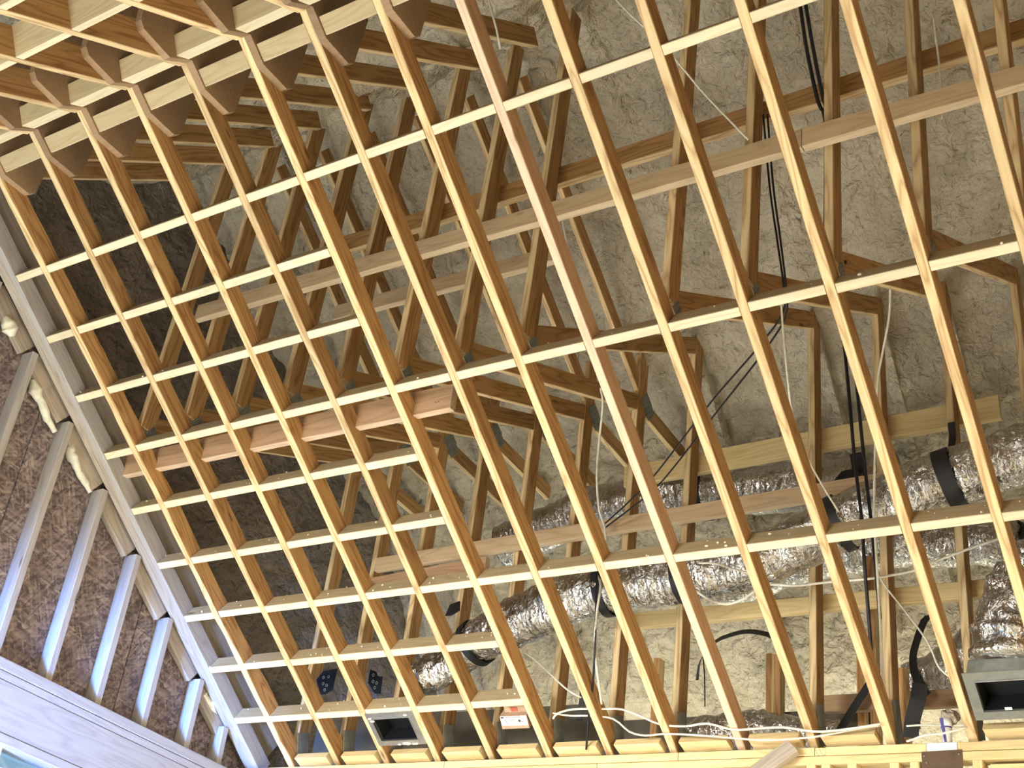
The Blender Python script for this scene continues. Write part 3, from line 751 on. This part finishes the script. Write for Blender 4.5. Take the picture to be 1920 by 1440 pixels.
ribbon('hanger_strap', [(2.00, 2.30, 3.46), (2.05, 2.30, 3.38), (2.07, 2.30, 3.28), (2.06, 2.3, 3.16)], .03, 'dark strap hanging down in front of the lit foam, right of the sixth truss', (1, .2, 0))

# ------------------------------------------------------------------ cables
BK, WH = M['cable_black'], M['cable_white']
cable('black_cable', [(3.753, 0.7, 5.572), (3.77, 0.74, 5.3), (3.791, 0.80, 5.064), (3.812, 0.82, 4.974), (3.806, 0.83, 4.62), (3.800, 0.84, 4.36), (3.826, 0.86, 4.325), (3.86, .88, 4.33)], 0.0078, BK, 'thick black cable hanging past the twelfth king post, left of its pair', 'black cables at the twelfth truss')
cable('black_cable', [(3.775, 0.7, 5.566), (3.796, 0.74, 5.292), (3.814, 0.80, 5.058), (3.828, 0.82, 4.97), (3.822, 0.83, 4.617), (3.815, 0.84, 4.36), (3.84, 0.87, 4.318)], 0.0078, BK, 'thick black cable hanging past the twelfth king post, right of its pair', 'black cables at the twelfth truss')
cable('black_cable', [(3.512, 1.84, 4.754), (3.527, 1.86, 4.432), (3.54, 1.88, 4.077), (3.558, 1.89, 3.815), (3.552, 1.93, 3.617), (3.523, 2.05, 3.46), (3.483, 2.22, 3.163)], .0075, BK, 'black cable dropping in front of the ducts, left of the white cable', 'black cables before the ducts')
cable('black_cable', [(3.556, 1.84, 4.744), (3.565, 1.86, 4.424), (3.58, 1.88, 4.07), (3.596, 1.89, 3.809), (3.596, 1.93, 3.612), (3.58, 2.0, 3.526), (3.56, 2.08, 3.445)], .0075, BK, 'black cable dropping in front of the ducts, touching the white cable', 'black cables before the ducts')
cable('black_cable', [(3.546, 0.85, 5.131), (3.573, 0.86, 4.759), (3.597, 0.88, 4.509), (3.597, 0.95, 4.321), (3.569, 1.0, 4.252), (3.384, 1.2, 4.258), (3.023, 1.55, 4.268), (2.568, 1.95, 4.195), (2.358, 2.1, 4.157), (2.167, 2.2, 4.103)], .0042, BK, 'thin black cable slanting down left to the brown brace, upper of the pair', 'thin black cables')
cable('black_cable', [(3.564, 0.85, 5.124), (3.588, 0.86, 4.754), (3.61, 0.88, 4.505), (3.606, 0.95, 4.319), (3.582, 1.0, 4.236), (3.415, 1.2, 4.24), (3.061, 1.55, 4.225), (2.603, 1.95, 4.15), (2.374, 2.1, 4.122), (2.175, 2.2, 4.085)], .0042, BK, 'thin black cable slanting down left to the brown brace, lower of the pair', 'thin black cables')
cable('white_cable', [(3.597, 0.92, 4.266), (3.574, 1.0, 4.179), (3.516, 1.2, 4.071), (3.496, 1.3, 3.988), (3.469, 1.5, 3.929), (3.435, 1.8, 3.921), (3.451, 1.95, 3.864)], .0042, WH, 'white cable hanging from the middle row beside the eleventh truss')
cable('white_cable', [(3.80, 1.62, 4.75), (3.765, 1.70, 4.629), (3.707, 1.78, 4.507), (3.664, 1.83, 4.386), (3.633, 1.87, 4.131), (3.615, 1.88, 3.822), (3.605, 1.92, 3.608), (3.555, 2.1, 3.364), (3.52, 2.22, 3.162)], .0052, WH, 'white cable dropping through all bays left of the twelfth truss')
cable('white_cable', [(3.131, 0.3, 5.462), (3.195, 0.35, 5.374), (3.245, 0.4, 5.316), (3.318, 0.5, 5.223), (3.403, 0.6, 5.09), (3.55, 0.7, 4.877)], .0042, WH, 'thin white cable slanting across the top behind the eleventh truss')
cable('white_cable', [(4.245, 0.80, 5.33), (4.25, 0.82, 5.02), (4.24, 0.84, 4.83)], .004, WH, 'thin white cable hanging between twelfth and thirteenth king posts')
cable('white_cable', [(2.646, 0.1, 5.51), (2.676, 0.12, 5.399), (2.687, 0.15, 5.331), (2.676, 0.2, 5.286)], .0045, WH, 'short white cable at the top beside the plain rafter')
cable('white_cable', [(2.49, 0.93, 5.218), (2.544, 0.93, 5.077), (2.575, 0.96, 4.925), (2.593, 1.0, 4.795)], .0042, WH, 'white cable hanging close along the right side of the plain rafter')
cable('white_cable', [(2.383, 1.7, 4.566), (2.342, 1.8, 4.534), (2.249, 1.95, 4.393), (2.213, 2.02, 4.257), (2.196, 2.1, 4.124), (2.2, 2.15, 4.074), (2.199, 2.18, 3.96), (2.30, 1.95, 3.74), (2.353, 1.90, 3.651), (2.356, 1.88, 3.492), (2.342, 1.92, 3.338), (2.29, 2.1, 3.171)], .0055, WH, 'white cable hanging in a bow left of the plain rafter')
cable('black_cable', [(2.328, 1.9, 3.711), (2.354, 1.88, 3.485), (2.34, 1.92, 3.329), (2.266, 2.05, 3.23), (2.2, 2.15, 3.142), (2.142, 2.25, 3.015)], .005, BK, 'black cable beside the hanging white one, left of the plain rafter')
cable('white_cable', [(2.012, 2.15, 3.131), (2.033, 2.15, 3.155), (2.116, 2.15, 3.171), (2.263, 2.16, 3.168), (2.359, 2.16, 3.161), (2.454, 2.16, 3.127), (2.536, 2.2, 3.097), (2.66, 2.2, 3.083), (2.756, 2.2, 3.09), (2.881, 2.2, 3.059), (2.989, 2.2, 3.059), (3.106, 2.2, 3.058), (3.198, 2.2, 3.041), (3.27, 2.2, 3.034), (3.37, 2.2, 3.039), (3.511, 2.2, 3.054)], .005, WH, 'white cable running along above the wall plate, upper of two')
cable('white_cable', [(1.997, 2.17, 3.165), (2.093, 2.17, 3.148), (2.191, 2.17, 3.143), (2.31, 2.18, 3.126), (2.385, 2.2, 3.071), (2.465, 2.2, 3.051), (2.551, 2.2, 3.054), (2.656, 2.21, 3.05), (2.767, 2.21, 3.039), (2.882, 2.2, 3.023), (3.037, 2.2, 3.008), (3.209, 2.2, 3.012), (3.303, 2.22, 3.029), (3.414, 2.22, 3.046), (3.505, 2.24, 3.06)], .0045, WH, 'white cable running along above the wall plate, lower of two')
cable('white_cable', [(3.597, 2.24, 2.993), (3.623, 2.24, 2.999), (3.677, 2.22, 3.009), (3.738, 2.2, 3.005), (3.795, 2.2, 3.015), (3.841, 2.22, 3.033)], .0045, WH, 'short bent white cable behind the white vent pipe')
cable('white_cable', [(3.588, 2.28, 3.065), (3.664, 2.28, 3.065), (3.736, 2.30, 3.064), (3.837, 2.28, 3.057)], .004, WH, 'straight white cable level with the top of the vent pipe')
cable('white_cable', [(2.818, 1.88, 3.576), (2.849, 1.88, 3.554), (2.912, 1.88, 3.514), (2.978, 1.88, 3.49), (3.057, 1.88, 3.506), (3.102, 1.9, 3.549), (3.145, 1.95, 3.587), (3.238, 1.98, 3.583), (3.392, 2.0, 3.591), (3.563, 2.02, 3.596), (3.728, 2.05, 3.625), (3.807, 2.08, 3.669), (3.93, 2.1, 3.713), (4.045, 2.12, 3.75)], .0055, WH, 'white cable draped under the long duct and across to the right')
cable('white_cable', [(2.837, 1.90, 3.70), (2.912, 1.905, 3.69), (2.986, 1.90, 3.658), (3.087, 1.88, 3.615)], .0045, WH, 'white cable lying on the front of the long duct')
cable('white_cable', [(3.514, 2.16, 3.766), (3.54, 2.18, 3.653), (3.634, 2.2, 3.504), (3.713, 2.2, 3.372), (3.749, 2.2, 3.271), (3.804, 2.2, 3.213)], .0042, WH, 'white cable slanting down to the right register boot')
cable('white_cable', [(1.841, 2.12, 3.448), (1.903, 2.15, 3.404), (2.032, 2.2, 3.29), (2.111, 2.22, 3.246)], .0045, WH, 'white cable slanting below the long duct, right of the sixth truss')
cable('black_cable', [(2.586, 2.5, 3.507), (2.598, 2.5, 3.398), (2.605, 2.5, 3.26)], .003, BK, 'thin dark wire hanging before the lit foam')

# ------------------------------------------------------------------ small things on and about the wall plate
vp = empty('vent_pipe', (3.742, 2.285, 2.99)); tag(vp, 'white plastic vent pipe with purple primer standing on the wall plate', 'pipe')
def cyl(name, p0, r0, r1, h, mat, parent, sides=24, M4=None):
    pth = np.array([[0, 0, 0], [0, 0, h / 2], [0, 0, h]]); vs, fs = tube_geo(pth, [r0, (r0 + r1) / 2, r1], sides)
    return mesh_obj(name, vs, fs, mat, parent, True, Matrix.Translation(Vector(p0)))
cyl('pipe', (3.742, 2.285, 2.989), .020, .020, .075, M['pvc'], vp)
cyl('hub', (3.742, 2.285, 3.055), .0235, .0235, .030, M['pvc'], vp)
cyl('primer_ring', (3.742, 2.285, 3.050), .0215, .0215, .006, M['purple'], vp)['label'] = 'purple primer ring'
prism('primer_run', [(3.7375, 2.263, 2.992), (3.746, 2.263, 2.992), (3.738, 2.2605, 3.085), (3.724, 2.2605, 3.085)], (0, 1, 0), .006, M['purple'], vp)['label'] = 'purple primer run down the pipe'
bm = bmesh.new(); bmesh.ops.create_icosphere(bm, subdivisions=4, radius=1)
for v in bm.verts:
    k = 1 + .12 * math.sin(5 * v.co.x + 3 * v.co.z) * math.cos(4 * v.co.y + 2 * v.co.x); v.co = Vector((v.co.x * .036 * k, v.co.y * .034 * k, v.co.z * .034 * k))
me = bpy.data.meshes.new('foam_lump'); bm.to_mesh(me); bm.free(); me.materials.append(M['foam'])
for f in me.polygons: f.use_smooth = True
lp = link('foam_lump', me, None, Matrix.Translation((3.752, 2.31, 3.10))); tag(lp, 'round lump of cream foam on top of the vent pipe', 'foam')
sp = empty('nail_guard', (3.727, 2.252, 2.86)); tag(sp, 'dark brown steel guard plate nailed over the wall plate and stud', 'steel plate')
prism('sheet', [(3.652, 2.2505, 2.735), (3.803, 2.2505, 2.735), (3.805, 2.2505, 2.957), (3.650, 2.2505, 2.952)], (0, 1, 0), .003, M['rust'], sp)
for (x, z) in [(3.660, 2.936), (3.793, 2.940), (3.668, 2.91), (3.66, 2.78), (3.79, 2.78)]:
    bm = bmesh.new(); bmesh.ops.create_uvsphere(bm, u_segments=8, v_segments=5, radius=.0035)
    me = bpy.data.meshes.new('nail_head'); bm.to_mesh(me); bm.free(); me.materials.append(M['steelnail'])
    link('nail_head', me, sp, Matrix.Translation((x, 2.250, z)))
tag(board('diagonal_brace', (2.86, 2.10, 2.73), (3.142, 2.21, 2.978), (.5, -.1, -.5), D4 * .78, W, M['weathered']), 'weathered diagonal brace crossing the wall plate below the tenth truss', 'brace')

# carton hanging in the bay between the fifth and sixth trusses
ct = empty('carton', P(5.7 * S, 8.3 * S, .05)); tag(ct, 'cardboard carton with a white printed label between fifth and sixth trusses', 'carton')
cu = lambda u, v, n: P(u * S, v * S, n)
prism('back_flap', [cu(5.50, 8.03, .05), cu(5.93, 8.03, .05), cu(5.93, 8.24, .03), cu(5.50, 8.24, .03)], XN, .004, M['card'], ct)
prism('box', [cu(5.45, 8.22, .004), cu(5.91, 8.23, .004), cu(5.87, 8.455, .004), cu(5.40, 8.45, .004)], XN, .055, M['card'], ct)
lb = prism('label_sheet', [cu(5.455, 8.225, .002), cu(5.905, 8.235, .002), cu(5.875, 8.40, .002), cu(5.425, 8.39, .002)], XN, .0015, M['paper'], ct); lb['label'] = 'white printed label'
def mark(pts, m):
    prism('print', [cu(u, v, .0012) for u, v in pts], XN, .0006, m, lb)
mark([(5.465, 8.235), (5.515, 8.236), (5.512, 8.262), (5.462, 8.260)], M['ink_dark'])
mark([(5.535, 8.24), (5.80, 8.245), (5.80, 8.256), (5.535, 8.251)], M['ink'])
mark([(5.56, 8.285), (5.70, 8.288), (5.70, 8.294), (5.56, 8.291)], M['ink'])
mark([(5.56, 8.305), (5.68, 8.308), (5.68, 8.313), (5.56, 8.310)], M['ink'])
mark([(5.56, 8.325), (5.66, 8.328), (5.66, 8.333), (5.56, 8.330)], M['ink'])
mark([(5.51, 8.275), (5.522, 8.275), (5.545, 8.36), (5.533, 8.36)], M['ink'])
mark([(5.755, 8.275), (5.768, 8.30), (5.79, 8.315), (5.77, 8.325), (5.765, 8.35), (5.75, 8.328), (5.725, 8.32), (5.748, 8.305)], M['ink_dark'])
mark([(5.79, 8.318), (5.815, 8.33), (5.81, 8.338), (5.785, 8.328)], M['ink_dark'])
prism('red_panel', [cu(5.61, 8.15, .036), cu(5.73, 8.15, .036), cu(5.735, 8.215, .030), cu(5.62, 8.215, .030)], XN, .001, M['red_print'], ct)
prism('cut_out', [cu(5.56, 8.09, .042), cu(5.60, 8.06, .044), cu(5.66, 8.10, .041), cu(5.72, 8.115, .040), cu(5.72, 8.13, .039), cu(5.60, 8.125, .039)], XN, .001, M['ink_dark'], ct)

# dark perforated connector plates seen between the left trusses
def perforated(pts, lab):
    r = prism('connector_plate', [Vector(p) for p in pts], (0, 1, 0), .004, M['blue'])
    cx = sum(p[0] for p in pts) / len(pts); cz = sum(p[2] for p in pts) / len(pts)
    for (dx, dz) in [(-.02, .03), (.015, .032), (-.015, -.005), (.012, -.015), (.005, -.04)]:
        ring = np.array([[math.cos(a) * .007, -.001, math.sin(a) * .007] for a in np.linspace(0, 2 * math.pi, 11)])
        vs, fs = tube_geo(ring, .0018, 5)
        mesh_obj('hole_rim', vs, fs, M['galv'], r, True, Matrix.Translation((cx + dx, pts[0][1] - .002, cz + dz)))
    return tag(r, lab, 'metal plate')
perforated([(0.429, 2.28, 3.508), (0.526, 2.28, 3.516), (0.521, 2.28, 3.40), (0.475, 2.28, 3.376), (0.44, 2.28, 3.378), (0.392, 2.28, 3.46)], 'dark perforated plate seen between second and third trusses')
perforated([(0.76, 2.28, 3.494), (0.80, 2.28, 3.48), (0.83, 2.28, 3.45), (0.852, 2.28, 3.45), (0.857, 2.28, 3.356), (0.817, 2.28, 3.361), (0.761, 2.28, 3.421)], 'dark perforated plate seen between third and fourth trusses')
tag(prism('strap_end', [Vector(p) for p in [(1.477, 1.93, 3.60), (1.497, 1.93, 3.655), (1.55, 1.93, 3.668), (1.556, 1.93, 3.62), (1.507, 1.93, 3.60)]], (0, 1, 0), .01, M['black']), 'black strap end on top of the long duct near its lower end', 'strap')

# foam squeezed out along the gable wall
def bead(pts, rads, seed, lab):
    pth = catmull(pts, .006); rr = np.interp(np.linspace(0, 1, len(pth)), np.linspace(0, 1, len(rads)), rads)
    nz = noise2(len(pth), 16, max(3, len(pth) // 4), 4, seed); nz[:, -1] = nz[:, 0]
    o0 = pth[0].copy(); vs, fs = tube_geo(pth - o0, rr, 16, lambda i, j: (nz[i, j] - .5) * .5 * rr[i])
    return tag(mesh_obj('foam_bead', vs, fs, M['bead'], None, True, Matrix.Translation(Vector(o0))), lab, 'foam')
bead([(-0.052, 0.10, 4.615), (-0.05, 0.118, 4.595), (-0.05, 0.146, 4.572), (-0.052, 0.172, 4.54)], [.012, .034, .038, .012], 1, 'fat blob of white foam at the left edge of the gable wall')
bead([(-0.06, 0.358, 4.400), (-0.055, 0.395, 4.343), (-0.055, 0.442, 4.31), (-0.055, 0.481, 4.271), (-0.055, 0.528, 4.235), (-0.055, 0.563, 4.21)], [.012, .034, .022, .022, .017, .012], 2, 'string of white foam under the rake, between second and third wall studs')
bead([(-0.06, 0.665, 4.222), (-0.055, 0.69, 4.147), (-0.055, 0.733, 4.112), (-0.055, 0.771, 4.076), (-0.055, 0.819, 4.048), (-0.055, 0.861, 4.015)], [.010, .026, .024, .018, .018, .010], 3, 'string of white foam under the rake, between third and fourth wall studs')
bead([(-0.06, 1.915, 3.30), (-0.055, 1.965, 3.265), (-0.055, 2.04, 3.22)], [.022, .028, .008], 4, 'wedge of white foam low under the rake')

# crumbs of foam lying on the blocks
bm = bmesh.new(); rnd = random.Random(5)
for row in (2, 3, 4, 5, 6, 7, 8):
    for k in (range(0, 14) if row in rows_full else range(0, 6)):
        for q in range(rnd.choice((1, 2, 3, 5)) if row > 3 else rnd.choice((0, 1, 1))):
            p = P((k + rnd.uniform(.2, .9)) * S, row * S - W / 2 - .003, rnd.uniform(.005, .085))
            bmesh.ops.create_icosphere(bm, subdivisions=1, radius=rnd.uniform(.0018, .0055), matrix=Matrix.Translation(p) @ Matrix.Diagonal((rnd.uniform(.8, 1.8), 1, 1, 1)))
me = bpy.data.meshes.new('foam_crumbs'); bm.to_mesh(me); bm.free(); me.materials.append(M['crumb'])
tag(link('foam_crumbs', me), 'crumbs of pale foam scattered on the upper faces of the blocks', 'foam crumbs', kind='stuff')
